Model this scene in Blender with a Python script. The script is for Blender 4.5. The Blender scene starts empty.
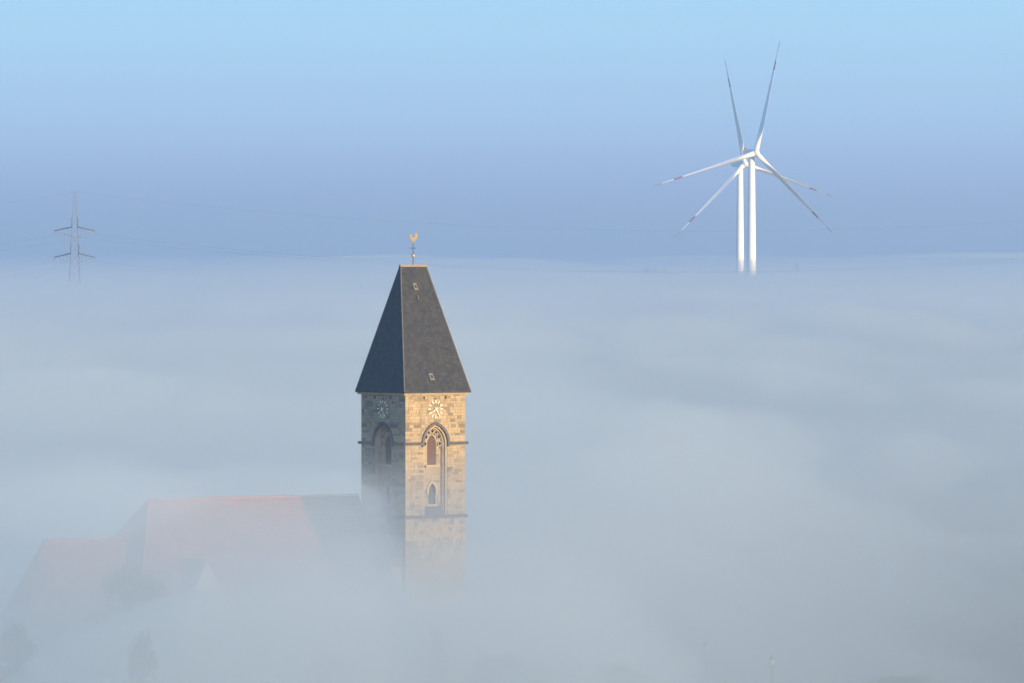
import bpy, math, random
import numpy as np
from mathutils import noise, Vector, Matrix

R = math.radians
S = bpy.context.scene
COL = S.collection
random.seed(7)

# ------------------------------------------------------------------ camera
F = 6500.0                       # focal length in pixels at 1024 wide
HZ = 255.0                       # image row of the true horizon
CZ = 46.0                        # camera height above the churchyard
cam = bpy.data.objects.new('camera', bpy.data.cameras.new('camera'))
COL.objects.link(cam)
S.camera = cam
cam.location = (0, 0, CZ)
cam.rotation_euler = (R(90) - math.atan((341.5 - HZ) / F), 0, 0)
cam.data.lens = F * 36 / 1024
cam.data.clip_start = 1
cam.data.clip_end = 120000

# ------------------------------------------------------------------ sky and sun
EL = R(7.5)
SUN = (Vector((.721, -.693, 0)).normalized() * math.cos(EL) + Vector((0, 0, math.sin(EL))))
W = bpy.data.worlds.new('World')
S.world = W
W.use_nodes = True
nt = W.node_tree
bg = nt.nodes['Background']
sky = nt.nodes.new('ShaderNodeTexSky')
sky.sky_type = 'NISHITA'
sky.sun_disc = False
sky.sun_elevation = EL
sky.sun_rotation = math.atan2(SUN.x, SUN.y)
sky.dust_density = .3
sky.ozone_density = 3
bg.inputs['Strength'].default_value = .15
# the low air all round the horizon: clear blue overhead sky sinking into the violet band of a cold morning
tc = nt.nodes.new('ShaderNodeTexCoord')
sep = nt.nodes.new('ShaderNodeSeparateXYZ')
ramp = nt.nodes.new('ShaderNodeValToRGB')
mr = nt.nodes.new('ShaderNodeMapRange')
mr.inputs['From Min'].default_value = -.01
mr.inputs['From Max'].default_value = .99
mix = nt.nodes.new('ShaderNodeMixRGB')
fac = nt.nodes.new('ShaderNodeMapRange')
fac.inputs['From Min'].default_value = .05
fac.inputs['From Max'].default_value = .45
fac.inputs['To Min'].default_value = .97
fac.inputs['To Max'].default_value = .9
SKYK = 1 / .15 / 1.68 * 1.05          # the ramp is written as it reads at the exposure set below
def lin(c):
    return tuple(((x / 255 + .055) / 1.055) ** 2.4 if x > 10 else x / 255 / 12.92 for x in c)
# (sine of the elevation, colour as it reads)
stops = [((z + .01), c) for z, c in ((-.01, (128, 164, 208)), (.0, (128, 164, 208)), (.003, (140, 172, 222)), (.009, (164, 188, 236)),
         (.020, (176, 214, 250)), (.036, (176, 224, 255)), (.10, (164, 214, 252)), (.35, (126, 186, 246)), (.98, (82, 146, 224)))]
el = ramp.color_ramp.elements
for p, c in stops[1:-1]:
    el.new(p)
for e, (p, c) in zip(el, stops):
    e.position = p
    e.color = (*lin(c), 1)
sc_ = nt.nodes.new('ShaderNodeVectorMath')
sc_.operation = 'SCALE'
sc_.inputs['Scale'].default_value = SKYK
L = nt.links.new
L(tc.outputs['Generated'], sep.inputs[0])
L(sep.outputs['Z'], mr.inputs['Value'])
L(mr.outputs[0], ramp.inputs[0])
L(ramp.outputs[0], sc_.inputs[0])
L(sep.outputs['Z'], fac.inputs['Value'])
L(fac.outputs[0], mix.inputs[0])
L(sky.outputs[0], mix.inputs[1])
L(sc_.outputs[0], mix.inputs[2])
L(mix.outputs[0], bg.inputs['Color'])

sl = bpy.data.lights.new('sun', 'SUN')
sl.energy = 5.0
sl.angle = R(.53)
sl.color = (1, .71, .35)
so = bpy.data.objects.new('sun', sl)
COL.objects.link(so)
so.rotation_euler = SUN.to_track_quat('Z', 'Y').to_euler()

S.view_settings.view_transform = 'Standard'
S.view_settings.look = 'None'
S.view_settings.exposure = .75
S.view_settings.gamma = 1
cy = S.cycles
cy.volume_bounces = 8
cy.max_bounces = 14
cy.transparent_max_bounces = 64

# ------------------------------------------------------------------ materials
def new_mat(name):
    m = bpy.data.materials.new(name)
    m.use_nodes = True
    return m, m.node_tree, m.node_tree.nodes['Principled BSDF']

def mat(name, col, rough=.7, var=.12, scale=3.0, metal=0.0, bump=0.0):
    m, n, b = new_mat(name)
    b.inputs['Roughness'].default_value = rough
    b.inputs['Metallic'].default_value = metal
    t = n.nodes.new('ShaderNodeTexCoord')
    z = n.nodes.new('ShaderNodeTexNoise')
    z.inputs['Scale'].default_value = scale
    z.inputs['Detail'].default_value = 5
    r = n.nodes.new('ShaderNodeValToRGB')
    r.color_ramp.elements[0].position = .3
    r.color_ramp.elements[1].position = .7
    r.color_ramp.elements[0].color = (*[c * (1 - var) for c in col], 1)
    r.color_ramp.elements[1].color = (*[min(1, c * (1 + var)) for c in col], 1)
    n.links.new(t.outputs['Object'], z.inputs['Vector'])
    n.links.new(z.outputs['Fac'], r.inputs[0])
    n.links.new(r.outputs[0], b.inputs['Base Color'])
    if bump:
        bu = n.nodes.new('ShaderNodeBump')
        bu.inputs['Strength'].default_value = bump
        n.links.new(z.outputs['Fac'], bu.inputs['Height'])
        n.links.new(bu.outputs[0], b.inputs['Normal'])
    return m

def island_mat(name, cols, rough=.9, stain=None, scale=1.2, streak=None):
    """a different tone for each separate stone, slate or leaf, with blotchy wear over it"""
    m, n, b = new_mat(name)
    b.inputs['Roughness'].default_value = rough
    g = n.nodes.new('ShaderNodeNewGeometry')
    r = n.nodes.new('ShaderNodeValToRGB')
    r.color_ramp.interpolation = 'CONSTANT' if len(cols) > 3 else 'LINEAR'
    e = r.color_ramp.elements
    while len(e) < len(cols):
        e.new(.5)
    for k, c in enumerate(cols):
        e[k].position = k / len(cols)
        e[k].color = (*c, 1)
    n.links.new(g.outputs['Random Per Island'], r.inputs[0])
    out = r.outputs[0]
    if stain:
        t = n.nodes.new('ShaderNodeTexCoord')
        z = n.nodes.new('ShaderNodeTexNoise')
        z.inputs['Scale'].default_value = scale
        z.inputs['Detail'].default_value = 6
        f = n.nodes.new('ShaderNodeMapRange')
        f.inputs['From Min'].default_value = .45
        f.inputs['From Max'].default_value = .75
        f.inputs['To Max'].default_value = .7
        x = n.nodes.new('ShaderNodeMixRGB')
        n.links.new(t.outputs['Object'], z.inputs['Vector'])
        n.links.new(z.outputs['Fac'], f.inputs['Value'])
        n.links.new(f.outputs[0], x.inputs[0])
        n.links.new(out, x.inputs[1])
        x.inputs[2].default_value = (*stain, 1)
        out = x.outputs[0]
    if streak:
        # run-off marks: noise drawn out along the fall of the water
        mp = n.nodes.new('ShaderNodeMapping')
        mp.inputs['Scale'].default_value = (1, 1, .09)
        z2 = n.nodes.new('ShaderNodeTexNoise')
        z2.inputs['Scale'].default_value = 2.6
        z2.inputs['Detail'].default_value = 4
        f2 = n.nodes.new('ShaderNodeMapRange')
        f2.inputs['From Min'].default_value = .5
        f2.inputs['From Max'].default_value = .72
        f2.inputs['To Max'].default_value = streak[3]
        x2 = n.nodes.new('ShaderNodeMixRGB')
        n.links.new(t.outputs['Object'], mp.inputs[0])
        n.links.new(mp.outputs[0], z2.inputs['Vector'])
        n.links.new(z2.outputs['Fac'], f2.inputs['Value'])
        n.links.new(f2.outputs[0], x2.inputs[0])
        n.links.new(out, x2.inputs[1])
        x2.inputs[2].default_value = (*streak[:3], 1)
        out = x2.outputs[0]
    n.links.new(out, b.inputs['Base Color'])
    return m

def vol(name, den, col, g):
    m = bpy.data.materials.new(name)
    m.use_nodes = True
    n = m.node_tree
    n.nodes.clear()
    o = n.nodes.new('ShaderNodeOutputMaterial')
    p = n.nodes.new('ShaderNodeVolumePrincipled')
    p.inputs['Density'].default_value = den
    p.inputs['Color'].default_value = (*col, 1)
    p.inputs['Anisotropy'].default_value = g
    n.links.new(p.outputs[0], o.inputs['Volume'])
    return m

M = {}
sand = (.44, .34, .21)
M['stone'] = island_mat('sandstone', [tuple(.93 * x for x in c) for c in [
    (.43, .335, .225), (.39, .31, .215), (.44, .35, .245), (.31, .255, .185), (.415, .32, .21), (.46, .365, .26), (.375, .29, .19),
    (.27, .225, .165), (.42, .345, .24), (.405, .32, .225), (.19, .165, .135), (.43, .33, .215), (.345, .285, .205), (.44, .32, .205),
    (.235, .2, .155), (.41, .34, .245)]], .92, (.32, .255, .175), .6, (.2, .165, .13, .4))
M['mortar'] = mat('mortar', (.2, .16, .115), .95)
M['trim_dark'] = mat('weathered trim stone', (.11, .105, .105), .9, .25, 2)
M['trim_pale'] = mat('pale trim stone', (.42, .34, .24), .9, .15, 2)
M['trim_mid'] = mat('greyed moulding stone', (.35, .28, .2), .9, .25, 2)
M['slate'] = island_mat('slate', [(.024, .028, .037), (.03, .034, .043), (.019, .023, .031), (.04, .043, .05), (.026, .029, .036), (.022, .028, .039)], .7, (.046, .046, .049), 1.1, (.063, .06, .059, .45))
M['slate_core'] = mat('slate backing', (.04, .042, .048), .8)
M['lead'] = mat('lead flashing', (.1, .095, .095), .5, .15, 4)
M['ridge'] = mat('ridge capping', (.27, .21, .15), .7, .15, 4)
M['gold'] = mat('gilded metal', (.55, .38, .16), .42, .1, 6, .35)
M['iron'] = mat('dark iron', (.06, .055, .05), .6, .15, 8)
M['clock'] = mat('clock paint', (.85, .8, .68), .5, .05, 6)
M['louvre'] = mat('brown louvre boards', (.15, .085, .065), .8, .2, 6)
M['dark'] = mat('painted opening shade', (.025, .022, .02), .95)  # near-black colour standing in for the shade inside openings and holes
M['hatch'] = mat('pale metal hatch', (.17, .165, .155), .5, .1, 6)
M['redtile'] = island_mat('red roof tile', [(.36, .105, .06), (.32, .09, .055), (.4, .12, .07), (.3, .1, .065), (.38, .11, .06)], .85, (.2, .08, .055), .4)
M['plaster'] = mat('pale gable stone', (.6, .52, .38), .9, .1, 1)
M['glass'] = mat('leaded glass', (.035, .035, .035), .55, .2, 4)
M['white'] = mat('white turbine paint', (.85, .85, .85), .45, .03, .3)
M['red'] = mat('red blade marking', (.42, .07, .11), .5, .08, .5)
M['steel'] = mat('galvanised steel', (.17, .165, .175), .6, .15, .3)
M['steel_dark'] = mat('dark bluish steel', (.02, .03, .045), .6, .15, .3)  # darker and bluer than the rest of the pylon steel
M['wire'] = mat('weathered conductor', (.05, .05, .055), .5, .1, .1)
M['porcelain'] = mat('brown insulator', (.12, .06, .04), .3)
M['bark'] = mat('bark', (.09, .07, .05), .95, .3, 5, 0, .5)
M['leaf'] = island_mat('leaves', [(.045, .085, .03), (.06, .1, .035), (.075, .115, .04), (.05, .08, .03), (.09, .12, .045), (.04, .07, .028)], .8)
M['needle'] = island_mat('needles', [(.03, .06, .03), (.04, .07, .035), (.05, .08, .04), (.035, .06, .035)], .85)
M['lamp_glass'] = mat('frosted lamp glass', (.36, .35, .33), .4, .03, 4)

def ground_mat():
    m, n, b = new_mat('fields')
    b.inputs['Roughness'].default_value = .95
    t = n.nodes.new('ShaderNodeTexCoord')
    mp = n.nodes.new('ShaderNodeMapping')
    mp.inputs['Rotation'].default_value = (0, 0, .5)
    v = n.nodes.new('ShaderNodeTexVoronoi')
    v.inputs['Scale'].default_value = .006
    z = n.nodes.new('ShaderNodeTexNoise')
    z.inputs['Scale'].default_value = .05
    z.inputs['Detail'].default_value = 8
    r = n.nodes.new('ShaderNodeValToRGB')
    e = r.color_ramp.elements
    e[0].color = (.03, .05, .02, 1)
    e[1].color = (.10, .095, .05, 1)
    e.new(.5).color = (.05, .085, .03, 1)
    x = n.nodes.new('ShaderNodeMixRGB')
    x.blend_type = 'MULTIPLY'
    x.inputs[0].default_value = .7
    n.links.new(t.outputs['Object'], mp.inputs[0])
    n.links.new(mp.outputs[0], v.inputs['Vector'])
    n.links.new(mp.outputs[0], z.inputs['Vector'])
    n.links.new(v.outputs['Color'], r.inputs[0])
    n.links.new(r.outputs[0], x.inputs[1])
    n.links.new(z.outputs['Fac'], x.inputs[2])
    n.links.new(x.outputs[0], b.inputs['Base Color'])
    return m
M['ground'] = ground_mat()

# ------------------------------------------------------------------ mesh helpers
class MB:
    def __init__(s):
        s.v, s.f = [], []
    def quad_box(s, P):
        """P: eight points, bottom four then top four, both counter-clockwise"""
        n = len(s.v)
        s.v += [tuple(p) for p in P]
        s.f += [(n, n + 3, n + 2, n + 1), (n + 4, n + 5, n + 6, n + 7)] + [(n + i, n + (i + 1) % 4, n + 4 + (i + 1) % 4, n + 4 + i) for i in range(4)]
        return s
    def box(s, x0, x1, y0, y1, z0, z1):
        return s.quad_box([(x0, y0, z0), (x1, y0, z0), (x1, y1, z0), (x0, y1, z0), (x0, y0, z1), (x1, y0, z1), (x1, y1, z1), (x0, y1, z1)])
    def poly(s, pts):
        n = len(s.v)
        s.v += [tuple(p) for p in pts]
        s.f.append(tuple(range(n, n + len(pts))))
        return s
    def prism(s, pts, off):
        """pts: a closed outline in space, swept by the vector off"""
        n, k = len(s.v), len(pts)
        o = Vector(off)
        s.v += [tuple(p) for p in pts] + [tuple(Vector(p) + o) for p in pts]
        s.f += [tuple(range(n + k - 1, n - 1, -1)), tuple(range(n + k, n + 2 * k))]
        s.f += [(n + i, n + (i + 1) % k, n + k + (i + 1) % k, n + k + i) for i in range(k)]
        return s
    def tube(s, a, b, r0, r1=None, seg=8):
        r1 = r0 if r1 is None else r1
        a, b = Vector(a), Vector(b)
        d = (b - a).normalized()
        u = d.orthogonal().normalized()
        w = d.cross(u)
        n = len(s.v)
        for c, r in ((a, r0), (b, r1)):
            s.v += [tuple(c + (u * math.cos(2 * math.pi * k / seg) + w * math.sin(2 * math.pi * k / seg)) * r) for k in range(seg)]
        s.f += [(n + k, n + (k + 1) % seg, n + seg + (k + 1) % seg, n + seg + k) for k in range(seg)]
        s.f += [tuple(range(n + seg - 1, n - 1, -1)), tuple(range(n + seg, n + 2 * seg))]
        return s
    def rings(s, rings, cap=True):
        n, k = len(s.v), len(rings[0])
        for r in rings:
            s.v += [tuple(p) for p in r]
        for j in range(len(rings) - 1):
            a = n + j * k
            s.f += [(a + i, a + (i + 1) % k, a + k + (i + 1) % k, a + k + i) for i in range(k)]
        if cap:
            a = n + (len(rings) - 1) * k
            s.f += [tuple(range(n + k - 1, n - 1, -1)), tuple(range(a, a + k))]
        return s
    def lathe(s, prof, c=(0, 0, 0), seg=24):
        return s.rings([[(c[0] + r * math.cos(2 * math.pi * k / seg), c[1] + r * math.sin(2 * math.pi * k / seg), c[2] + z) for k in range(seg)] for r, z in prof])
    def ball(s, c, r, seg=16, n=9):
        return s.lathe([(max(.002, r * math.sin(math.pi * k / n)), -r * math.cos(math.pi * k / n)) for k in range(n + 1)], c, seg)
    def build(s, name, m, parent=None, smooth=False, **p):
        me = bpy.data.meshes.new(name)
        me.from_pydata(s.v, [], s.f)
        me.materials.append(m)
        if smooth:
            me.polygons.foreach_set('use_smooth', [True] * len(me.polygons))
        me.update()
        o = bpy.data.objects.new(name, me)
        COL.objects.link(o)
        if parent:
            o.parent = parent
        for k, x in p.items():
            o[k] = x
        return o

def thing(name, label, cat, loc=(0, 0, 0), rz=0, group=None):
    o = bpy.data.objects.new(name, None)
    COL.objects.link(o)
    o.location = loc
    o.rotation_euler = (0, 0, rz)
    o['label'] = label
    o['category'] = cat
    if group:
        o['group'] = group
    return o

def kids(o):
    return [c for c in COL.objects if c.parent == o]

def copy_tree(o, parent=None):
    c = o.copy()
    COL.objects.link(c)
    c.parent = parent
    for k in kids(o):
        copy_tree(k, c)
    return c

def at(u, v, Y):
    return Vector(((u - 512) * Y / F, Y, CZ - (v - HZ) * Y / F))

# ------------------------------------------------------------------ ground
def gz(x, y):
    t = min(1, max(0, (y - 1400) / 2400))
    t = t * t * (3 - 2 * t)
    far = min(1, max(0, (y - 1400) / 1500))
    return 17 * t + far * 2.5 * noise.noise((x / 900, y / 1400, 2.2))

gb = MB()
gys = np.concatenate([np.linspace(-5000, 0, 4)[:-1], np.linspace(0, 5000, 60)[:-1], np.geomspace(5000, 45000, 24)])
gxs = np.sign(np.linspace(-1, 1, 61)) * np.abs(np.linspace(-1, 1, 61)) ** 2.2 * 20000
for y in gys:
    for x in gxs:
        gb.v.append((float(x), float(y), gz(float(x), float(y))))
nx = len(gxs)
for j in range(len(gys) - 1):
    for i in range(nx - 1):
        a = j * nx + i
        gb.f.append((a, a + 1, a + nx + 1, a + nx))
gb.build('ground', M['ground'], None, True, kind='structure', label='dark green fields and churchyard ground hidden under the fog')

# ------------------------------------------------------------------ church tower
TC = Vector((-10.65, 700, 0))
TH = R(37.4)
H = 4.0
ZE, ZR, ZS, ZL = 31.3, 44.92, 25.75, 17.9       # eaves, ridge, upper and lower string course
tower = thing('church_tower', 'tall square sandstone church tower with a steep dark slate roof and clocks', 'church tower', TC, TH)
NRM = [(0, -1), (-1, 0), (0, 1), (1, 0)]
RGT = [(1, 0), (0, -1), (-1, 0), (0, 1)]
def fp(k, s, d, z):
    return (RGT[k][0] * s + NRM[k][0] * d, RGT[k][1] * s + NRM[k][1] * d, z)
def fbox(mb, k, s0, s1, d0, d1, z0, z1):
    """box on face k between the distances d0 < d1 from the tower's axis"""
    return mb.quad_box([fp(k, s0, d1, z0), fp(k, s1, d1, z0), fp(k, s1, d0, z0), fp(k, s0, d0, z0),
                        fp(k, s0, d1, z1), fp(k, s1, d1, z1), fp(k, s1, d0, z1), fp(k, s0, d0, z1)])

AC = .53
def arch_hw(w, c, zs, z0, z):
    """half width of a pointed opening at height z"""
    if z < z0:
        return 0
    if z <= zs:
        return w
    r = w + c
    q = r * r - (z - zs) ** 2
    return max(0, math.sqrt(q) - c) if q > c * c else 0
def arch_path(w, c, zs, z0, n=9):
    r = w + c
    top = math.acos(c / r)
    pts = [(w, z0)] if z0 < zs - .01 else []
    pts += [(-c + r * math.cos(top * i / n), zs + r * math.sin(top * i / n)) for i in range(n + 1)]
    return pts + [(-x, z) for x, z in reversed(pts[:-1])]
def arch_band(mb, k, wo, wi, c, zs, z0, d0, d1, n=9, splay=0):
    o = arch_path(wo, c, zs, z0, n)
    i = arch_path(wi, c, zs, z0, n)
    ib = arch_path(wi - splay, c, zs, z0, n)
    for a in range(len(o) - 1):
        q = [i[a], o[a], o[a + 1], i[a + 1]]
        qb = [ib[a], o[a], o[a + 1], ib[a + 1]]
        mb.quad_box([fp(k, s, d1, z) for s, z in q] + [fp(k, s, d0, z) for s, z in qb])
    return mb

NW = 1.58                        # niche half width
def niche(z):
    return arch_hw(NW, AC, ZS, ZL + .12, z)
rnd = random.Random(3)
wall = MB()
wall.box(-2.72, 2.72, -2.72, 2.72, 0, ZE)
stones = MB()
courses = []
z = 0.0
while z < ZE - .35:
    h = rnd.choice((.24, .27, .29, .32, .36))
    courses.append((z, min(z + h, ZE - .3)))
    z += h
for k in range(4):
    cap = H if k % 2 == 0 else H - .1
    for z0, z1 in courses:
        zm = (z0 + z1) / 2
        hw = niche(zm) if k < 2 else 0
        spans = [(-cap, -hw), (hw, cap)] if hw > .05 else [(-cap, cap)]
        bc = 3.93 if k % 2 == 0 else 3.0
        for a, b in ([(-bc, -hw), (hw, bc)] if hw > .05 else [(-bc, bc)]):
            fbox(wall, k, a, b, 2.72, 3.95, z0, z1)
        for a, b in spans:
            s = a
            while s < b - .02:
                w = rnd.uniform(.34, .88)
                e = s + w if b - (s + w) > .35 else b
                p = rnd.uniform(-.012, .018)
                if a == -cap and s == a or e == cap:
                    p = 0
                fbox(stones, k, s + .012, e - .012 if e < b else e, 3.9, H + p, z0 + .012, z1 - .012)
                s = e
wall.build('wall', M['mortar'], tower)
# the backs of the two niches, with stones round their windows
UW, UZS, UZ0 = .62, 25.68, 23.5
LW, LZS, LZ0 = .46, 20.72, 19.25
for k in (0, 1):
    for z0, z1 in courses:
        zm = (z0 + z1) / 2
        hw = niche(zm)
        if hw < .1:
            continue
        win = max(arch_hw(UW, .6, UZS, UZ0, zm), arch_hw(LW, .46, LZS, LZ0, zm))
        for a, b in ([(-hw, -win), (win, hw)] if win > .03 else [(-hw, hw)]):
            if b - a > .9:
                m_ = (a + b) / 2 + rnd.uniform(-.2, .2)
                cut = [(a, m_), (m_, b)]
            else:
                cut = [(a, b)]
            for s0, s1 in cut:
                fbox(stones, k, s0 + .006, s1 - .006, 2.7, 3.35 + rnd.uniform(-.01, .01), z0 + .008, z1 - .008)
stones.build('stonework', M['stone'], tower, kind='stuff')

def courses_ring(name, z0, z1, proj, m, gap=None):
    for k in range(4):
        cap = H + proj if k % 2 == 0 else H - .02
        parts_ = [(-cap, -gap), (gap, cap)] if gap and k < 2 else [(-cap, cap)]
        for a, b in parts_:
            P0 = [fp(k, a, H + proj * .55, z0), fp(k, b, H + proj * .55, z0), fp(k, b, H - .05, z0), fp(k, a, H - .05, z0)]
            P1 = [fp(k, a, H + proj, z1), fp(k, b, H + proj, z1), fp(k, b, H - .05, z1 + .1), fp(k, a, H - .05, z1 + .1)]
            MB().quad_box(P0 + P1).build(name, m, tower)
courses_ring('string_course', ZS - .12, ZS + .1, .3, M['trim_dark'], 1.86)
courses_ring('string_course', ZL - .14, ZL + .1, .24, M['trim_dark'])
courses_ring('cornice', ZE - .3, ZE - .08, .34, M['trim_pale'])
for k in (0, 1):
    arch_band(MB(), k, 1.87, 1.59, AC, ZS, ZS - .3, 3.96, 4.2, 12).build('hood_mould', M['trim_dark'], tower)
    arch_band(MB(), k, NW, 1.40, AC, ZS, ZL + .1, 3.62, 3.925, 12, .05).build('arch_moulding', M['trim_pale'], tower)
    arch_band(MB(), k, 1.37, 1.24, AC, ZS, ZL + .1, 3.34, 3.64, 12, .1).build('arch_moulding', M['trim_mid'], tower)
    # sloping sill at the foot of the niche
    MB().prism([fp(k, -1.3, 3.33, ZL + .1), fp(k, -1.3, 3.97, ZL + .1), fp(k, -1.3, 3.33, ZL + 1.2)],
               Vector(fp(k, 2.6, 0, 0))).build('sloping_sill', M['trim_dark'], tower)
    # upper belfry window
    w = MB()
    arch_band(w, k, UW + .2, UW - .03, .6, UZS, UZ0, 3.31, 3.2, 8)
    w = w.build('window', M['trim_pale'], tower)
    fbox(MB(), k, -.95, .95, 3.30, 3.59, UZ0 - .28, UZ0 - .003).build('window_sill', M['trim_pale'], w)
    MB().prism([fp(k, x, 3.01, z) for x, z in arch_path(UW, .6, UZS, UZ0, 8)], Vector(fp(k, 0, .04, 0))).build('opening', M['dark'], w)  # near-black plate, the belfry's inner shade put into its colour
    zz = UZ0 + .05
    first = None
    while zz < UZS + .75:
        hw = arch_hw(UW, .6, UZS, UZ0, zz + .2) - .03
        mb = MB()
        mb.quad_box([fp(k, -hw, 3.29, zz), fp(k, hw, 3.29, zz), fp(k, hw, 3.09, zz + .17), fp(k, -hw, 3.09, zz + .17),
                     fp(k, -hw, 3.30, zz + .05), fp(k, hw, 3.30, zz + .05), fp(k, hw, 3.11, zz + .22), fp(k, -hw, 3.11, zz + .22)])
        mb.build('louvre_board', M['louvre'], w)
        zz += .24
    # tracery of foils in the arch head
    for s, z_, r in ((.98, 25.75, .2), (.86, 26.5, .22), (0, 27.12, .2), (-.86, 26.5, .22), (-.98, 25.75, .2), (.5, 26.95, .17), (-.5, 26.95, .17)):
        n = 12
        prof = [(r, 3.30), (r + .08, 3.30), (r + .08, 3.49), (r, 3.49)]
        ring = [[fp(k, s + q * math.cos(2 * math.pi * a / n), d, z_ + q * math.sin(2 * math.pi * a / n)) for q, d in prof] for a in range(n + 1)]
        tr = MB().rings(ring, False).build('tracery_foil', M['trim_pale'], tower)
        MB().prism([fp(k, s + r * math.cos(2 * math.pi * a / n), 3.35, z_ + r * math.sin(2 * math.pi * a / n)) for a in range(n)], Vector(fp(k, 0, .022, 0))).build('foil_shade_disc', M['dark'], tr)  # dark disc on solid stone, painted as the shade of a pierced foil
    # lower lancet
    w = MB()
    arch_band(w, k, LW + .26, LW - .02, .46, LZS, LZS - .35, 3.31, 3.49, 8)
    w = w.build('window', M['trim_pale'], tower, label='small lancet window low in the niche')
    fbox(MB(), k, -.75, .75, 3.30, 3.47, LZ0 - .2, LZ0).build('window_sill', M['trim_pale'], w)
    MB().prism([fp(k, x, 3.03, z) for x, z in arch_path(LW, .46, LZS, LZ0, 8)], Vector(fp(k, 0, .05, 0))).build('pane', M['glass'], w)
    mb = MB()
    fbox(mb, k, -.04, .04, 3.09, 3.20, LZ0, LZS + .7)
    for q in (19.8, 20.3):
        fbox(mb, k, -LW, -.045, 3.09, 3.15, q, q + .05)
        fbox(mb, k, .045, LW, 3.09, 3.15, q, q + .05)
    mb.build('glazing_bar', M['trim_dark'], w)
    # near-black blocks painted as the shade of putlog holes under the eaves
    for s, z_ in ((-1.5, 30.72), (1.35, 30.72), (0, 30.5)):
        mb = MB()
        fbox(mb, k, s - .1, s + .1, 3.9, 4.025, z_ - .15, z_ + .13)
        mb.build('putlog_hole_shade', M['dark'], tower)
    # clock of gilded strokes straight on the stone
    CZk = 29.48
    def stroke(ang, r0, r1, w0, w1, d):
        t = R(ang)
        u = (math.sin(t), math.cos(t))
        p = (u[1], -u[0])
        q = [(u[0] * r0 - p[0] * w0, u[1] * r0 - p[1] * w0), (u[0] * r0 + p[0] * w0, u[1] * r0 + p[1] * w0),
             (u[0] * r1 + p[0] * w1, u[1] * r1 + p[1] * w1), (u[0] * r1 - p[0] * w1, u[1] * r1 - p[1] * w1)]
        mb = MB()
        mb.quad_box([fp(k, x, d - .05, CZk + y) for x, y in q] + [fp(k, x, d, CZk + y) for x, y in q])
        return mb
    hub = MB()
    hub.prism([fp(k, .1 * math.cos(2 * math.pi * a / 12), 4.0, CZk + .1 * math.sin(2 * math.pi * a / 12)) for a in range(12)], Vector(fp(k, 0, .22, 0)))
    clock = hub.build('clock', M['clock'], tower, label=('sunlit clock of pale strokes on the right face', 'shaded clock of pale strokes on the left face')[k])
    for a in range(12):
        stroke(a * 30, .62, 1.0, .03, .055, 4.09).build('hour_mark', M['clock'], clock)
    stroke(236, -.15, .76, .05, .03, 4.14).build('clock_hand', M['clock'], clock, label='hour hand pointing near eight')
    stroke(150, -.2, .92, .045, .025, 4.2).build('clock_hand', M['clock'], clock, label='minute hand pointing near five')

# roof of the tower
E0, RL = 4.42, 1.68
ZB = ZE + .02
rf = MB()
c4 = [(-E0, -E0, ZB), (E0, -E0, ZB), (E0, E0, ZB), (-E0, E0, ZB)]
a_, b_ = (-RL, 0, ZR), (RL, 0, ZR)
rf.v = c4 + [a_, b_]
rf.f = [(3, 2, 1, 0), (0, 1, 5, 4), (1, 2, 5), (2, 3, 4, 5), (3, 0, 4)]
roof = rf.build('roof', M['slate_core'], tower)
def slate_slope(mb, p0, p1, q0, q1, rows, wd, th, rr, over=1.25):
    """slates between the eave line p0-p1 and the ridge line q0-q1"""
    p0, p1, q0, q1 = map(Vector, (p0, p1, q0, q1))
    nrm = (p1 - p0).cross((q0 + q1) / 2 - p0).normalized()
    up = ((q0 + q1) - (p0 + p1)) / 2
    for j in range(rows):
        t0, t1 = j / rows, min(1, (j + over) / rows)
        A0, B0 = p0.lerp(q0, t0), p1.lerp(q1, t0)
        A1, B1 = p0.lerp(q0, t1), p1.lerp(q1, t1)
        ln = (B0 - A0).length
        n = max(1, int(round(ln / wd)))
        sh = .5 if j % 2 else 0
        edges = sorted({0.0, 1.0} | {(i + sh) / n for i in range(n) if 0 < (i + sh) / n < 1})
        for s0, s1 in zip(edges[:-1], edges[1:]):
            g = .006 / max(ln, .1)
            f0 = nrm * (th * (1.6 + rr.uniform(-.25, .25)))
            f1 = nrm * (th * .35)
            a, b = A0.lerp(B0, s0 + g), A0.lerp(B0, s1 - g)
            # keep the pieces inside the tapering slope
            c, d = A1.lerp(B1, s1 - g), A1.lerp(B1, s0 + g)
            lo = nrm * .002
            mb.quad_box([a + lo, b + lo, c + lo, d + lo, a + f0, b + f0, c + f1, d + f1])
    return mb
sl_ = MB()
rr = random.Random(5)
slate_slope(sl_, c4[0], c4[1], a_, b_, 46, .38, .034, rr)
slate_slope(sl_, c4[1], c4[2], b_, b_, 46, .38, .034, rr)
slate_slope(sl_, c4[2], c4[3], b_, a_, 46, .38, .034, rr)
slate_slope(sl_, c4[3], c4[0], a_, a_, 46, .38, .034, rr)
sl_.build('slates', M['slate'], roof, kind='stuff')
for c, e in ((c4[0], a_), (c4[1], b_), (c4[2], b_), (c4[3], a_)):
    MB().tube(Vector(c) + Vector((0, 0, .06)), Vector(e) + Vector((0, 0, .02)), .085, .085, 6).build('hip_cap', M['lead'], roof)
MB().prism([(-RL - .12, -.2, ZR - .2), (-RL - .12, .2, ZR - .2), (-RL - .12, .08, ZR + .05), (-RL - .12, -.08, ZR + .05)],
           (2 * RL + .24, 0, 0)).build('ridge_cap', M['ridge'], roof)
for k in range(4):
    mb = MB()
    cap = E0 + .05 if k % 2 == 0 else E0 - .06
    fbox(mb, k, -cap, cap, E0 - .06, E0 + .06, ZB - .1, ZB + .03)
    mb.build('eaves_board', M['slate_core'], roof)
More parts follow.
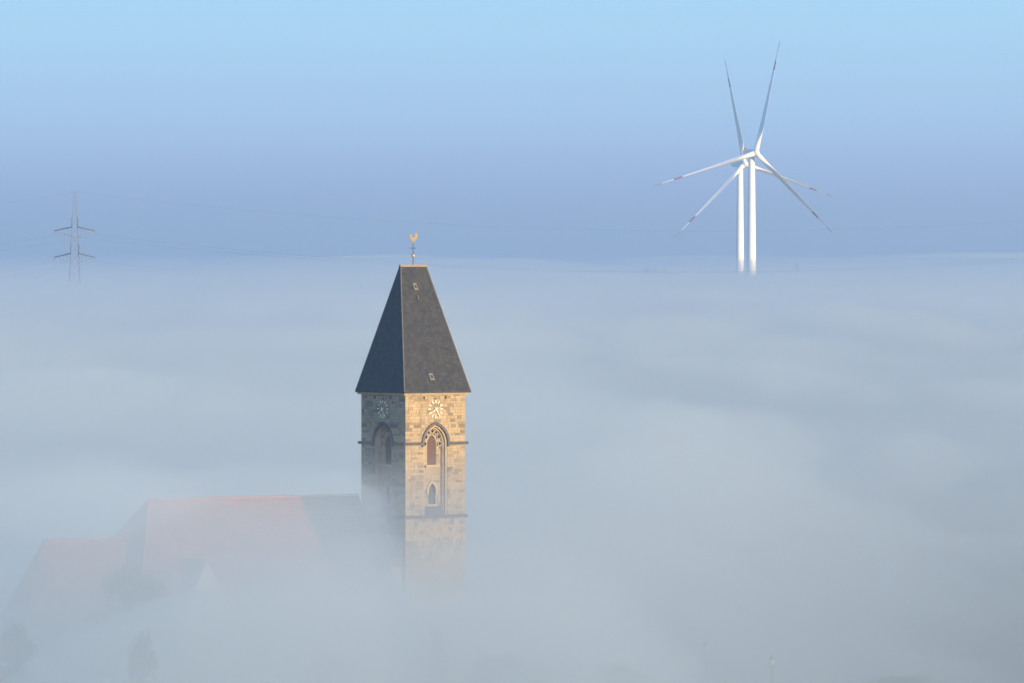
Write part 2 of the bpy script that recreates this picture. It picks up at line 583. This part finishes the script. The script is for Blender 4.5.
SN = Vector((0, -(ZR - ZB), E0)).normalized()         # outward normal of the sunlit slope
SU = Vector((0, E0, ZR - ZB)).normalized()
for x, zz, w in ((-.33, 42.55, .27), (-.5, 32.9, .3)):
    c = Vector((x, -E0 * (ZR - zz) / (ZR - ZB), zz))
    X = Vector((1, 0, 0))
    mb = MB()
    def hp(a, u, n):
        return c + X * a + SU * u + SN * n
    mb.quad_box([hp(-w, -.38, 0), hp(w, -.38, 0), hp(w, .42, 0), hp(-w, .42, 0), hp(-w, -.38, .2), hp(w, -.38, .2), hp(w * .8, .42, .08), hp(-w * .8, .42, .08)])
    hatch = mb.build('roof_hatch', M['hatch'], roof)
    mb = MB()
    mb.quad_box([hp(-w * .55, -.2, .12), hp(w * .55, -.2, .12), hp(w * .5, .2, .1), hp(-w * .5, .2, .1),
                 hp(-w * .55, -.2, .172), hp(w * .55, -.2, .172), hp(w * .5, .2, .137), hp(-w * .5, .2, .137)])
    mb.build('hatch_window', M['glass'], hatch)
mb = MB()
c = Vector((-.33, -E0 * (ZR - 41.6) / (ZR - ZB), 41.6))
mb.tube(c, c + SN * .2, .05, .05, 6).tube(c + SN * .2, c + SN * .2 - SU * .5, .05, .05, 6).build('roof_hook', M['hatch'], roof)
# weather vane
rod = MB().tube((0, 0, ZR + .05), (0, 0, ZR + 2.5), .05, .035, 8)
vane = rod.build('weather_vane', M['iron'], tower)
MB().ball((0, 0, ZR + 1.0), .2).build('ball', M['gold'], vane, True)
cr = MB()
# the arms lie across the line of sight
ca, sa = math.cos(-TH), math.sin(-TH)
def vp(x, z, d=0):
    return (ca * x - sa * d, sa * x + ca * d, ZR + z)
cr.tube(vp(-.3, 1.82), vp(.3, 1.82), .035, .035, 6)
cr.tube(vp(-.2, 1.82, -.2), vp(.2, 1.82, .2), .02, .02, 6)
cr.build('cross_arm', M['iron'], vane)
cock = [(-.50, 3.18), (-.40, 3.26), (-.40, 3.36), (-.33, 3.30), (-.30, 3.40), (-.25, 3.31), (-.19, 3.36), (-.20, 3.22), (-.16, 3.06), (-.06, 2.93), (.08, 2.90),
        (.18, 2.98), (.23, 3.14), (.24, 3.32), (.31, 3.46), (.42, 3.5), (.49, 3.38), (.50, 3.16), (.44, 2.92), (.34, 2.75), (.22, 2.62),
        (.10, 2.54), (.04, 2.42), (-.06, 2.42), (-.07, 2.54), (-.2, 2.62), (-.3, 2.76), (-.36, 2.95), (-.38, 3.12), (-.44, 3.12)]
rst = MB()
for t, g in ((.07, .9), (.035, 1.0)):
    cx, cz = .02, 2.95
    pts = [vp(cx + (x - cx) * g, cz + (z - cz) * g, -t) for x, z in cock]
    off = Vector(vp(0, 0, 2 * t)) - Vector(vp(0, 0, 0))
    rst.prism(pts, off)
rst.build('rooster', M['gold'], vane)

# ------------------------------------------------------------------ nave and choir
nave = thing('church_nave', 'long church nave with a red tiled roof fading into the fog', 'church', TC, TH)
XR0, XR1, XM = -7.35, -34.4, -15.0
NZ, NEZ, NHW = 20.3, 9.0, 8.5
def house_walls(mb, x0, x1, hw, z1):
    mb.box(x0, x1, -hw, hw, 0, z1)
nw = MB()
nw.box(-36.3, XR0, -NHW + .5, NHW - .5, 0, NEZ)
nw.build('wall', M['stone'], nave)
def tile_rows(mb, p0, p1, q0, q1, rows, rr, wd=.45, th=.05):
    return slate_slope(mb, p0, p1, q0, q1, rows, wd, th * .6, rr, 1.15)
eb = 2.4 * (NZ - NEZ) / 3.9                       # hip at the far left end
red = MB()
tile_rows(red, (XR1 - eb, -NHW, NEZ), (XM, -NHW, NEZ), (XR1, 0, NZ), (XM, 0, NZ), 40, rr, .9)
tile_rows(red, (XM, NHW, NEZ), (XR1 - eb, NHW, NEZ), (XM, 0, NZ), (XR1, 0, NZ), 40, rr, .9)
tile_rows(red, (XR1 - eb, NHW, NEZ), (XR1 - eb, -NHW, NEZ), (XR1, 0, NZ), (XR1, 0, NZ), 40, rr, .9)
core = MB()
core.v = [(XR1 - eb, -NHW, NEZ - .03), (XR0, -NHW, NEZ - .03), (XR0, NHW, NEZ - .03), (XR1 - eb, NHW, NEZ - .03), (XR1, 0, NZ - .03), (XR0, 0, NZ - .03)]
core.f = [(3, 2, 1, 0), (0, 1, 5, 4), (1, 2, 5), (2, 3, 4, 5), (3, 0, 4)]
nroof = core.build('roof', M['redtile'], nave)
red.build('tiles', M['redtile'], nroof, kind='stuff')
gr = MB()
slate_slope(gr, (XM + .02, -NHW, NEZ), (XR0, -NHW, NEZ), (XM + .02, 0, NZ), (XR0, 0, NZ), 40, .6, .05, rr)
slate_slope(gr, (XR0, NHW, NEZ), (XM + .02, NHW, NEZ), (XR0, 0, NZ), (XM + .02, 0, NZ), 40, .6, .05, rr)
gr.build('slates', M['slate'], nroof, kind='stuff', label='grey slated end of the roof beside the tower')
MB().tube((XR1, 0, NZ + .05), (XM, 0, NZ + .05), .16, .16, 8).build('ridge_tiles', M['redtile'], nroof)
MB().tube((XM + .02, 0, NZ + .04), (XR0, 0, NZ + .04), .13, .13, 8).build('ridge_cap', M['lead'], nroof)
for y in (-NHW, NHW):
    MB().tube((XR1, 0, NZ + .03), (XR1 - eb, y, NEZ + .03), .14, .14, 8).build('hip_tiles', M['redtile'], nroof)
lk = MB()
lk.prism([(XR0 + .02, -3.4, 0), (XR0 + .02, 3.4, 0), (XR0 + .02, 3.4, 13), (XR0 + .02, 0, 17), (XR0 + .02, -3.4, 13)], (-4.06 - XR0, 0, 0))
lk = lk.build('link_wall', M['stone'], nave)
for sy in (-1, 1):
    p = [Vector((XR0 + .03, sy * 3.7, 12.7)), Vector((-4.3, sy * 3.7, 12.7)), Vector((-4.3, sy * .01, 17.12)), Vector((XR0 + .03, sy * .01, 17.12))]
    MB().quad_box([q - Vector((0, 0, .12)) for q in p] + [q + Vector((0, 0, .05)) for q in p]).build('link_roof', M['slate'], lk)
# cross gable on the sunlit side
gx, gw, gz0, gz1 = -33.2, 2.95, 9.3, 14.35
gy = -NHW - .5
gb_ = MB()
gb_.prism([(gx - gw, gy, 0), (gx + gw, gy, 0), (gx + gw, gy, gz0), (gx, gy, gz1 - .1), (gx - gw, gy, gz0)], (0, 1.2, 0))
gable = gb_.build('gable', M['plaster'], nave, label='pale pointed cross gable on the sunlit side')
gm = MB()
gm.v, gm.f = [], []
for sgn in (-1, 1):
    p = [Vector((gx, gy - .15, gz1)), Vector((gx + sgn * (gw + .3), gy - .15, gz0 - .5))]
    back = Vector((0, 4.9, 0))
    off = Vector((0, 0, .14))
    a, b = p
    q = [a, b, b + Vector((0, 1.6, 0)), a + back]
    if sgn > 0:
        q = q[::-1]
    gm.quad_box(q + [x + off for x in q])
gm.build('gable_roof', M['redtile'], gable)
lanc = MB()
lanc.prism([(gx + x, gy - .03, z) for x, z in arch_path(.5, .5, 10.6, 8.0, 6)], (0, .06, 0))
lanc.build('window', M['glass'], gable)
# side windows and buttresses
for i in range(6):
    x = -8 - i * 4.6
    if abs(x - gx) < 3.2:
        continue
    f = MB()
    pts_o, pts_i = arch_path(.95, .9, 6.4, 2.6, 6), arch_path(.75, .9, 6.4, 2.6, 6)
    yy = -NHW + .5
    for a in range(len(pts_o) - 1):
        q = [pts_i[a], pts_o[a], pts_o[a + 1], pts_i[a + 1]]
        f.quad_box([(x + s, yy - .12, z) for s, z in q] + [(x + s, yy + .05, z) for s, z in q])
    f = f.build('window', M['trim_pale'], nave)
    MB().prism([(x + s, yy - .03, z) for s, z in pts_i], (0, .05, 0)).build('pane', M['glass'], f)
    bx = x - 2.3
    bm_ = MB()
    bm_.prism([(bx - .4, yy + .02, 0), (bx - .4, yy - 1.1, 0), (bx - .4, yy - 1.1, 5.6), (bx - .4, yy + .02, 7.6)], (.8, 0, 0))
    bm_.build('buttress', M['stone'], nave)
# choir: lower, farther left
CX0, CX1, CZc, CEZ, CHW = -35.7, -47.5, 16.5, 8.2, 5.6
chw = MB()
chw.prism([(CX0 - .1, -CHW + .4, 0), (CX0 - .1, CHW - .4, 0), (CX1 - .8, CHW - .4, 0), (CX1 - 3.5, 2.4, 0), (CX1 - 3.5, -2.4, 0), (CX1 - .8, -CHW + .4, 0)], (0, 0, CEZ - .05))
chw.build('choir_wall', M['stone'], nave)
cv = MB()
pc = [(-34.3, -CHW, CEZ), (CX1 - 1.0, -CHW, CEZ), (CX1 - 3.9, -2.6, CEZ), (CX1 - 3.9, 2.6, CEZ), (CX1 - 1.0, CHW, CEZ), (-34.3, CHW, CEZ)]
cv.v = [(*p[:2], p[2] - .03) for p in pc] + [(-34.3, 0, CZc - .03), (CX1, 0, CZc - .03)]
cv.f = [(0, 5, 4, 3, 2, 1), (1, 7, 6, 0), (2, 7, 1), (3, 7, 2), (4, 7, 3), (5, 6, 7, 4), (0, 6, 5)]
cv = cv.build('choir_roof', M['redtile'], nave)
ct = MB()
ap = (CX1, 0, CZc)
tile_rows(ct, pc[1], pc[0], ap, (-34.3, 0, CZc), 30, rr, .9)
tile_rows(ct, pc[2], pc[1], ap, ap, 30, rr, .9)
tile_rows(ct, pc[3], pc[2], ap, ap, 30, rr, .9)
tile_rows(ct, pc[4], pc[3], ap, ap, 30, rr, .9)
tile_rows(ct, pc[5], pc[4], (-34.3, 0, CZc), ap, 30, rr, .9)
ct.build('tiles', M['redtile'], cv, kind='stuff')
MB().tube((CX1, 0, CZc + .05), (-34.7, 0, CZc + .05), .15, .15, 8).build('ridge_tiles', M['redtile'], cv)

# ------------------------------------------------------------------ wind turbines
BL = 68.0
def blade_sections():
    out = []
    for i in range(29):
        t = i / 28
        r = 1.2 + (BL - 1.2) * t
        if t < .05:
            ch, th = 3.0, 3.0
        elif t < .22:
            q = (t - .05) / .17
            q = q * q * (3 - 2 * q)
            ch, th = 3.0 + 2.1 * q, 3.0 - .5 * q
        else:
            q = (t - .22) / .78
            ch, th = 4.8 * (1 - q) ** .95 + .35, 2.2 * (1 - q) + .18
        tw = R(13 * (1 - t) ** 2)
        ring = []
        for k in range(18):
            a = 2 * math.pi * k / 18
            x = math.cos(a)
            y = math.sin(a)
            blend = min(1, max(0, (t - .04) / .16))
            y *= (1 - blend) + blend * (.55 + .45 * x) if x < 0 else 1
            px, py = x * ch / 2 - blend * ch * .18, y * th / 2
            ring.append((px * math.cos(tw) - py * math.sin(tw), px * math.sin(tw) + py * math.cos(tw), r))
        out.append((t, ring))
    return out
def lerp_ring(secs, t):
    for (a, ra), (b, rb) in zip(secs[:-1], secs[1:]):
        if a <= t <= b:
            q = (t - a) / (b - a)
            return [tuple(x + (y - x) * q for x, y in zip(p, s)) for p, s in zip(ra, rb)]
def blade_piece(t0, t1):
    secs = blade_sections()
    ts = [t0] + [t for t, _ in secs if t0 < t < t1] + [t1]
    return MB().rings([lerp_ring(secs, t) for t in ts])
def make_turbine():
    t = thing('wind_turbine', 'x', 'wind turbine')
    HZT = 106.0
    MB().lathe([(3.0, -22), (2.9, 0), (2.65, 30), (2.4, 60), (2.1, 85), (1.85, 103.6), (1.7, 103.9)], seg=32).build('tower', M['white'], t, True)
    nc = []
    for y, w, h, dz in ((-3.4, 1.75, 1.7, 0), (-2.4, 2.0, 2.0, 0), (1, 2.05, 2.1, .1), (6.5, 1.95, 2.0, .2), (8.4, 1.7, 1.7, .3), (8.7, 1.4, 1.3, .35)):
        ring = []
        for k in range(20):
            a = 2 * math.pi * k / 20
            c, s = math.cos(a), math.sin(a)
            ring.append((w * math.copysign(abs(c) ** .35, c), y, HZT + dz + h * math.copysign(abs(s) ** .35, s)))
        nc.append(ring)
    n = MB().rings(nc).build('nacelle', M['white'], t)
    MB().box(-1.4, 1.4, 5.2, 7.6, HZT + 2.25, HZT + 3.1).build('cooler', M['steel'], n)
    hb = MB()
    hb.rings([[(r * math.cos(2 * math.pi * k / 24), y, HZT + r * math.sin(2 * math.pi * k / 24)) for k in range(24)]
              for y, r in ((-3.3, 1.6), (-4.2, 1.95), (-6, 2.05), (-7.4, 1.75), (-8.3, 1.05), (-8.7, .3))])
    hb.build('hub', M['white'], t, True)
    parts = [(0, .70), (.70, .81), (.81, .91), (.91, 1.0)]
    white = blade_piece(0, .73)
    w2 = blade_piece(.812, .929)
    k0 = len(white.v)
    white.v += w2.v
    white.f += [tuple(i + k0 for i in f) for f in w2.f]
    proto = white.build('blade', M['white'], t, True)
    proto.location = (0, -5.9, HZT)
    blade_piece(.731, .811).build('red_band', M['red'], proto, True)
    blade_piece(.93, 1.0).build('red_band', M['red'], proto, True)
    b2 = copy_tree(proto, t)
    b3 = copy_tree(proto, t)
    return t, [proto, b2, b3]
def pose_blades(bl, ang, pitch=82):
    for i, b in enumerate(bl):
        a = R(ang + 120 * i)
        b.rotation_mode = 'XYZ'
        # pitch about its own length, then turn in the rotor plane (clockwise seen from the front)
        m = Matrix.Rotation(a, 4, 'Y') @ Matrix.Rotation(R(pitch), 4, 'Z')
        b.rotation_euler = m.to_euler()
T1, blades1 = make_turbine()
T2 = copy_tree(T1)
blades2 = [c for c in kids(T2) if c.name.startswith('blade')]
def place(t, u, vhub, Y, yaw, label):
    p = at(u, vhub, Y)
    t.location = (p.x, Y, p.z - 106)
    t.rotation_euler = (0, 0, yaw)
    t['label'] = label
    t['group'] = 'wind turbines above the fog'
place(T1, 751.6, 153, 3820, R(23), 'nearer, larger white wind turbine whose upper blade leans right')
pose_blades(blades1, 13.3)
place(T2, 740.0, 164, 4150, R(28), 'farther, smaller white wind turbine half behind, upper blade leaning left')
pose_blades(blades2, -12.5)

# ------------------------------------------------------------------ pylon and its wires
PY = 3000.0
pp = at(74.6, HZ, PY)
pylon = thing('transmission_pylon', 'faint lattice transmission pylon with two crossarms rising from the fog', 'pylon', (pp.x, PY, 8), R(8))
G = 8.0
def pz(v):
    return CZ - (v - HZ) * PY / F - G
ZA, ZBm, ZT = pz(227), pz(253.5), pz(192)
def hwid(z):
    if z < pz(280):
        return 2.4 + (pz(280) - z) / pz(280) * 1.4
    if z < ZA:
        return 2.4 + (z - pz(280)) / (ZA - pz(280)) * (1.35 - 2.4)
    return max(.25, 1.35 + (z - ZA) / (ZT - ZA) * (.35 - 1.35))
zs = [0, 6, 11.5, 16.5, 21, pz(280), pz(271), pz(263), ZBm, pz(244.5), pz(236), ZA, pz(217), pz(208), pz(200), ZT]
for sx in (-1, 1):
    for sy in (-1, 1):
        mb = MB()
        for z0, z1 in zip(zs[:-1], zs[1:]):
            q = .13 if z0 < ZA else .07
            mb.tube((sx * hwid(z0), sy * hwid(z0), z0), (sx * hwid(z1), sy * hwid(z1), z1), q, q, 4)
        mb.build('leg', M['steel'], pylon)
mb = MB()
for z0, z1 in zip(zs[:-1], zs[1:]):
    a, b = hwid(z0), hwid(z1)
    for s in (-1, 1):
        mb.tube((-a, s * a, z0), (b, s * b, z1), .045, None, 4).tube((a, s * a, z0), (-b, s * b, z1), .045, None, 4)
        mb.tube((s * a, -a, z0), (s * b, b, z1), .045, None, 4).tube((s * a, a, z0), (s * b, -b, z1), .045, None, 4)
        mb.tube((-b, s * b, z1), (b, s * b, z1), .04, None, 4).tube((s * b, -b, z1), (s * b, b, z1), .04, None, 4)
mb.build('lattice_bracing', M['steel'], pylon, kind='stuff')
TIP = 9.3
tips = []
for z in (ZA, ZBm):
    for s in (-1, 1):
        tip = Vector((s * TIP, 0, z - 1.75))
        for y in (-1, 1):
            arm = MB().tube((s * hwid(z), y * hwid(z), z), tip, .4, .28, 4).build('crossarm', M['steel_dark'], pylon)
            low = MB()
            lo = Vector((s * hwid(z - 4.3), y * hwid(z - 4.3), z - 4.3))
            hi = Vector((s * hwid(z), y * hwid(z), z))
            low.tube(lo, tip, .08, None, 4)
            for q in (.25, .5, .75):
                low.tube(hi.lerp(tip, q), lo.lerp(tip, q - .12), .05, None, 4)
            low.build('arm_strut', M['steel'], arm, kind='stuff')
        ins = MB()
        for j in range(7):
            ins.lathe([(.03, 0), (.14, .03), (.14, .08), (.03, .16)], (tip.x, 0, tip.z - .35 - j * .2), 8)
        ins.tube(tip, tip - Vector((0, 0, 1.85)), .03, None, 4)
        ins.build('insulator', M['porcelain'], pylon)
        tips.append((z, s, tip - Vector((0, 0, 1.85))))
    for s in (-1, 1):
        MB().tube((s * hwid(z), -hwid(z), z), (s * hwid(z) * 1.02, -hwid(z), z + 4.2), .2, .14, 4).build('stiffener', M['steel_dark'], pylon)
MB().tube((-1.9, 0, ZT), (1.9, 0, ZT), .12, None, 4).build('peak_bar', M['steel'], pylon)

def wire(label, start, sagR, sagL, r):
    """one conductor hanging through the pylon, toward the next pylons outside the view"""
    p = Matrix.Translation(pylon.location) @ Matrix.Rotation(R(8), 4, 'Z') @ start
    off = p - pylon.location
    endR = at(1110, HZ, 3350) + Vector((off.x, off.y, 0))
    endR.z = p.z - 8
    endL = at(-420, HZ, 2850) + Vector((off.x, off.y, 0))
    endL.z = p.z - 2
    pts = []
    for i in range(24, 0, -1):
        t = i / 24
        q = p.lerp(endL, t)
        q.z -= 4 * sagL * t * (1 - t)
        pts.append(q)
    pts.append(p)
    for i in range(1, 61):
        t = i / 60
        q = p.lerp(endR, t)
        q.z -= 4 * sagR * t * (1 - t)
        pts.append(q)
    mb = MB()
    rings = []
    for q in pts:
        rings.append([tuple(q + Vector((0, r * math.cos(a), r * math.sin(a)))) for a in (0, 2.094, 4.189)])
    mb.rings(rings)
    o = mb.build('power_line', M['wire'], None, False, label=label, category='power line', group='wires strung from the pylon')
    return o
wire('topmost thin wire, strung from the peak of the pylon', Vector((0, 0, ZT)), 13, 10, .026)
NM = {ZA: 'upper', ZBm: 'lower'}
for z, s, tp in tips:
    wire('sagging wire hung from the %s end of the pylon\'s %s crossarm' % ('left' if s < 0 else 'right', NM[z]), tp, 13.5, 11, .042)

# ------------------------------------------------------------------ trees
def make_tree(seed, h, w, conifer=False, leaves=8000):
    r_ = random.Random(seed)
    tr = MB()
    t = thing('conifer_tree' if conifer else 'leafy_tree', 'x', 'tree')
    bends = [Vector((0, 0, -.4))]
    for i in range(1, 7):
        bends.append(Vector((r_.uniform(-.2, .2), r_.uniform(-.2, .2), h * .85 * i / 6)))
    for i in range(6):
        tr.tube(bends[i], bends[i + 1], w * .05 * (1 - i / 7), w * .05 * (1 - (i + 1) / 7), 8)
    clumps = []
    if conifer:
        for i in range(44):
            q = (i + .5) / 44
            z = h * (.12 + .86 * q)
            rad = w * .5 * (1 - q) ** .8 * r_.uniform(.75, 1.1)
            a = i * 2.4
            clumps.append((Vector((math.cos(a) * rad * .6, math.sin(a) * rad * .6, z)), .18 * w * (1 - q) + .25))
            tr.tube((0, 0, z), (math.cos(a) * rad, math.sin(a) * rad, z - .3), .05, .02, 4)
    else:
        for i in range(60):
            a = r_.uniform(0, 6.283)
            q = r_.random()
            z = h * (.16 + .8 * q)
            prof = math.sin(math.pi * min(1, .25 + .72 * q)) ** .6
            rad = w * .42 * prof * math.sqrt(r_.random())
            c = Vector((math.cos(a) * rad, math.sin(a) * rad, z))
            clumps.append((c, w * r_.uniform(.1, .19)))
            if i % 2 == 0:
                b = bends[min(5, 1 + int(q * 4))]
                tr.tube(b, c, w * .014, w * .004, 5)
    tr.build('trunk', M['bark'], t)
    cr = MB()
    for i in range(leaves):
        c, rad = r_.choice(clumps)
        d = Vector((r_.gauss(0, 1), r_.gauss(0, 1), r_.gauss(0, .8))).normalized() * rad * (r_.random() ** .4)
        p = c + d
        n = Vector((r_.gauss(0, 1), r_.gauss(0, 1), r_.gauss(.4, 1))).normalized()
        u = n.orthogonal().normalized()
        v = n.cross(u)
        s = r_.uniform(.1, .22) * (.7 if conifer else 1)
        cr.poly([p - u * s, p + v * s * .6, p + u * s, p - v * s * .6])
    cr.build('crown', M['needle' if conifer else 'leaf'], t)
    return t
protoA, protoB, protoC = make_tree(1, 14, 12), make_tree(2, 12, 9), make_tree(4, 10, 4.4, True, 3000)
used = {}
def plant(proto, ph, pw, u, vtop, Y, wpx, label, group='trees standing in the fog', rz=0.0, base=None):
    p = at(u, vtop, Y)
    g = gz(p.x, Y) if base is None else base
    h = p.z - g
    o = proto if proto.name not in used else copy_tree(proto)
    used[proto.name] = 1
    sxy = wpx * Y / F / pw
    o.location = (p.x, Y, g)
    o.scale = (sxy, sxy, h / ph)
    o.rotation_euler = (0, 0, rz)
    o['label'] = label
    o['group'] = group
    return o
plant(protoA, 14, 12, 132, 566, 642, 124, 'large dim rounded tree in front of the low left roof of the church', rz=.4)
plant(protoB, 12, 9, 14, 626, 618, 66, 'dim tree at the lower left edge of the photo', rz=1.7)
plant(protoB, 12, 9, 141, 636, 588, 50, 'small dim bushy tree below the large rounded tree', rz=2.6)
plant(protoC, 10, 4.4, 437, 626, 664, 46, 'small pointed conifer at the foot of the church tower', rz=.3)
plant(protoA, 14, 12, 505, 654, 648, 110, 'low broad tree just right of the tower foot in fog', rz=2.1)
plant(protoB, 12, 9, 330, 656, 628, 100, 'low dim tree below the middle of the red roof', rz=4.0)
plant(protoA, 14, 12, 1026, 570, 940, 70, 'tall dim tree at the right edge of the photo', rz=5.0)
plant(protoB, 12, 9, 620, 666, 640, 84, 'low dim tree in the fog left of the street lamps', rz=.9)
plant(protoA, 14, 12, 905, 676, 668, 110, 'low broad tree near the bottom right corner', rz=3.3)
for u, v, w, n_ in ((646, 268.4, 15, 'leftmost'), (654, 269.4, 13, 'middle'), (664, 270, 12, 'rightmost')):
    plant(protoB, 12, 9, u, v, 4400, w, '%s of three tiny treetops on the fog horizon left of the turbines' % n_, 'treetops on the fog horizon', rz=u)
plant(protoB, 12, 9, 797, 264.5, 4400, 9, 'single tiny dark treetop on the fog horizon right of the turbines', 'treetops on the fog horizon')

# ------------------------------------------------------------------ street lamps dim in the fog
def make_lamp():
    t = thing('street_lamp', 'x', 'street lamp')
    MB().lathe([(.16, -.3), (.16, .5), (.09, .7), (.06, 4.0), (.05, 4.1)], seg=12).build('post', M['iron'], t)
    MB().lathe([(.1, 4.1), (.26, 4.2), (.34, 4.62), (.3, 4.7)], seg=12).build('lamp_glass', M['lamp_glass'], t)
    MB().lathe([(.36, 4.7), (.28, 4.8), (.06, 4.95), (.03, 5.1)], seg=12).build('cap', M['iron'], t)
    return t
lp = make_lamp()
for i, (u, Y, lab) in enumerate(((706, 688, 'pale street lamp in the fog, the one nearer the church tower'), (772, 664, 'pale street lamp in the fog, the one farther from the church tower'))):
    o = lp if i == 0 else copy_tree(lp)
    o.location = ((u - 512) * Y / F, Y, 0)
    o['label'] = lab
    o['group'] = 'street lamps in the fog'

# ------------------------------------------------------------------ fog and haze
def sst(a, b, x):
    t = min(1, max(0, (x - a) / (b - a)))
    return t * t * (3 - 2 * t)
def rise(y):
    return 10.0 * sst(900, 3400, y) - 27 * sst(6500, 16000, y)
fys = np.concatenate([np.linspace(-3000, 0, 6)[:-1], np.linspace(0, 300, 8)[:-1], np.linspace(300, 1300, 84)[:-1], np.geomspace(1300, 38000, 70)])
fus = np.sign(np.linspace(-1, 1, 111)) * np.abs(np.linspace(-1, 1, 111)) ** 1.7

def fog(topf, den, col, g, lab, ys=fys, us=fus, width=lambda y: max(700, y * .4), bottom=lambda x, y: -.5, least=.3):
    v, lo, f = [], [], []
    nx, ny = len(us), len(ys)
    for y in ys:
        y = float(y)
        w_ = width(y)
        for u in us:
            x = float(u) * w_
            b = bottom(x, y)
            v.append((x, y, max(b + least, topf(x, y))))
            lo.append((x, y, b))
    n = len(v)
    for j in range(ny - 1):
        for k in range(nx - 1):
            a = j * nx + k
            f.append((a, a + 1, a + nx + 1, a + nx))
            f.append((n + a, n + a + nx, n + a + nx + 1, n + a + 1))
    for k in range(nx - 1):
        f.append((k, n + k, n + k + 1, k + 1))
        a = (ny - 1) * nx + k
        f.append((a, a + 1, n + a + 1, n + a))
    for j in range(ny - 1):
        a = j * nx
        f.append((a, a + nx, n + a + nx, n + a))
        a += nx - 1
        f.append((a, n + a, n + a + nx, a + nx))
    mb = MB()
    mb.v, mb.f = v + lo, f
    return mb.build('fog_bank', vol('fog', den, col, g), None, True, kind='stuff', label=lab, group='layers of the fog bank')

N = noise.noise
FC = (.92, .982, .968)
def far_bumps(x, y):
    k = sst(2200, 4500, y)
    return k * (7 * N((x / 190, y / 5200, 8.1)) + 2.2 * N((x / 60, y / 2600, 5.5)))
def thin(x, y):
    # the fog lies lower and thinner over the fields to the right
    q = x + 26 * N((x / 55, y / 230, 12.5)) + 10 * N((x / 18, y / 80, 2.5))
    return sst(3, 48, q) * (1 - sst(1400, 2600, y))
def near(x, y):
    # and thins out over the near fields
    return 1 - sst(460, 640, y)
fog(lambda x, y: 28.2 + rise(y) + far_bumps(x, y) + 2.6 * N((x / 70, y / 190, .3)) + 1.0 * N((x / 22, y / 70, 4)), .00115, FC, .25, 'thin uppermost veil of the fog bank')
fog(lambda x, y: 26 + rise(y) - 15 * near(x, y) + far_bumps(x, y) - 16 * thin(x, y) + 3.6 * N((x / 60, y / 170, 7.3)) + 1.4 * N((x / 20, y / 60, 9)), .0026, FC, .25, 'pale middle body of the fog bank')
fog(lambda x, y: 20 + rise(y) - 13 * near(x, y) - 15 * thin(x, y) + 5 * N((x / 80, y / 200, 2.3)) + 1.8 * N((x / 24, y / 60, 1)), .003, FC, .25, 'denser lower body of the fog bank')
fog(lambda x, y: 12 + rise(y) - 10 * near(x, y) - 11 * thin(x, y) + 4 * N((x / 50, y / 140, 6.3)), .004, FC, .25, 'dense floor of the fog bank near the ground')
# the soft feathered top of the distant fog
fog(lambda x, y: 20 + (12 + rise(y)) * sst(2300, 3200, y) + 1.5 * far_bumps(x, y), .0005, FC, .25, 'feathered top of the distant fog', np.geomspace(2300, 34000, 70))
# low blue air lying over the far fog
fog(lambda x, y: 20 + 24 * sst(1000, 1700, y), 3.2e-4, (.62, .79, 1), .3, 'low blue mist lying over the distant fog', np.geomspace(1000, 36000, 50), np.linspace(-1, 1, 31))
# wisps drifting on top of the fog, thin lenses of denser mist
def wisp(x, y):
    e = sst(.12, .55, N((x / 38, y / 210, 21.4)) + .45 * N((x / 12, y / 60, 3.7)))
    clear = 1 - sst(-34, -22, x) * (1 - sst(4, 16, x)) * (1 - sst(705, 740, y))
    return e * clear * sst(440, 560, y) * (1 - sst(1900, 2600, y))
fog(lambda x, y: 25.5 + rise(y) + 3.4 * wisp(x, y) * (1 + .5 * N((x / 6, y / 22, 5))), .0058, FC, .25, 'wisps of mist drifting over the fog top', np.linspace(360, 2600, 220), np.linspace(-1, 1, 120),
    lambda y: 260, lambda x, y: 25.48 + rise(y) - 3.2 * wisp(x, y), .02)
# a thick tongue of fog lying before the nave
def tongue(x, y):
    e = sst(-7.5, -13, x) * sst(-95, -70, x) * sst(440, 520, y) * (1 - sst(640, 676, y))
    return -.4 + 26 * e ** .7 + e * (2.6 * N((x / 13, y / 50, 3.1)))
fog(tongue, .0067, FC, .25, 'thick tongue of fog lying before the nave', np.linspace(430, 690, 40), np.linspace(-1, 1, 60), lambda y: 100)
# and a low dense pool round the foot of the tower
def pool(x, y):
    e = sst(-60, -25, x) * (1 - sst(3, 24, x)) * sst(500, 570, y) * (1 - sst(690, 760, y))
    return -.4 + 16 * e ** .7 + 2 * e * N((x / 11, y / 50, 6.1))
fog(pool, .012, FC, .25, 'low dense pool of fog round the foot of the tower', np.linspace(490, 770, 40), np.linspace(-1, 1, 60), lambda y: 70)

hz = MB().box(-20500, 20500, -5500, 45500, -3, 186)
hz.build('haze', vol('haze', 1.25e-4, (.62, .80, 1), .32), None, False, kind='stuff', label='thin pale haze of the cold morning air')
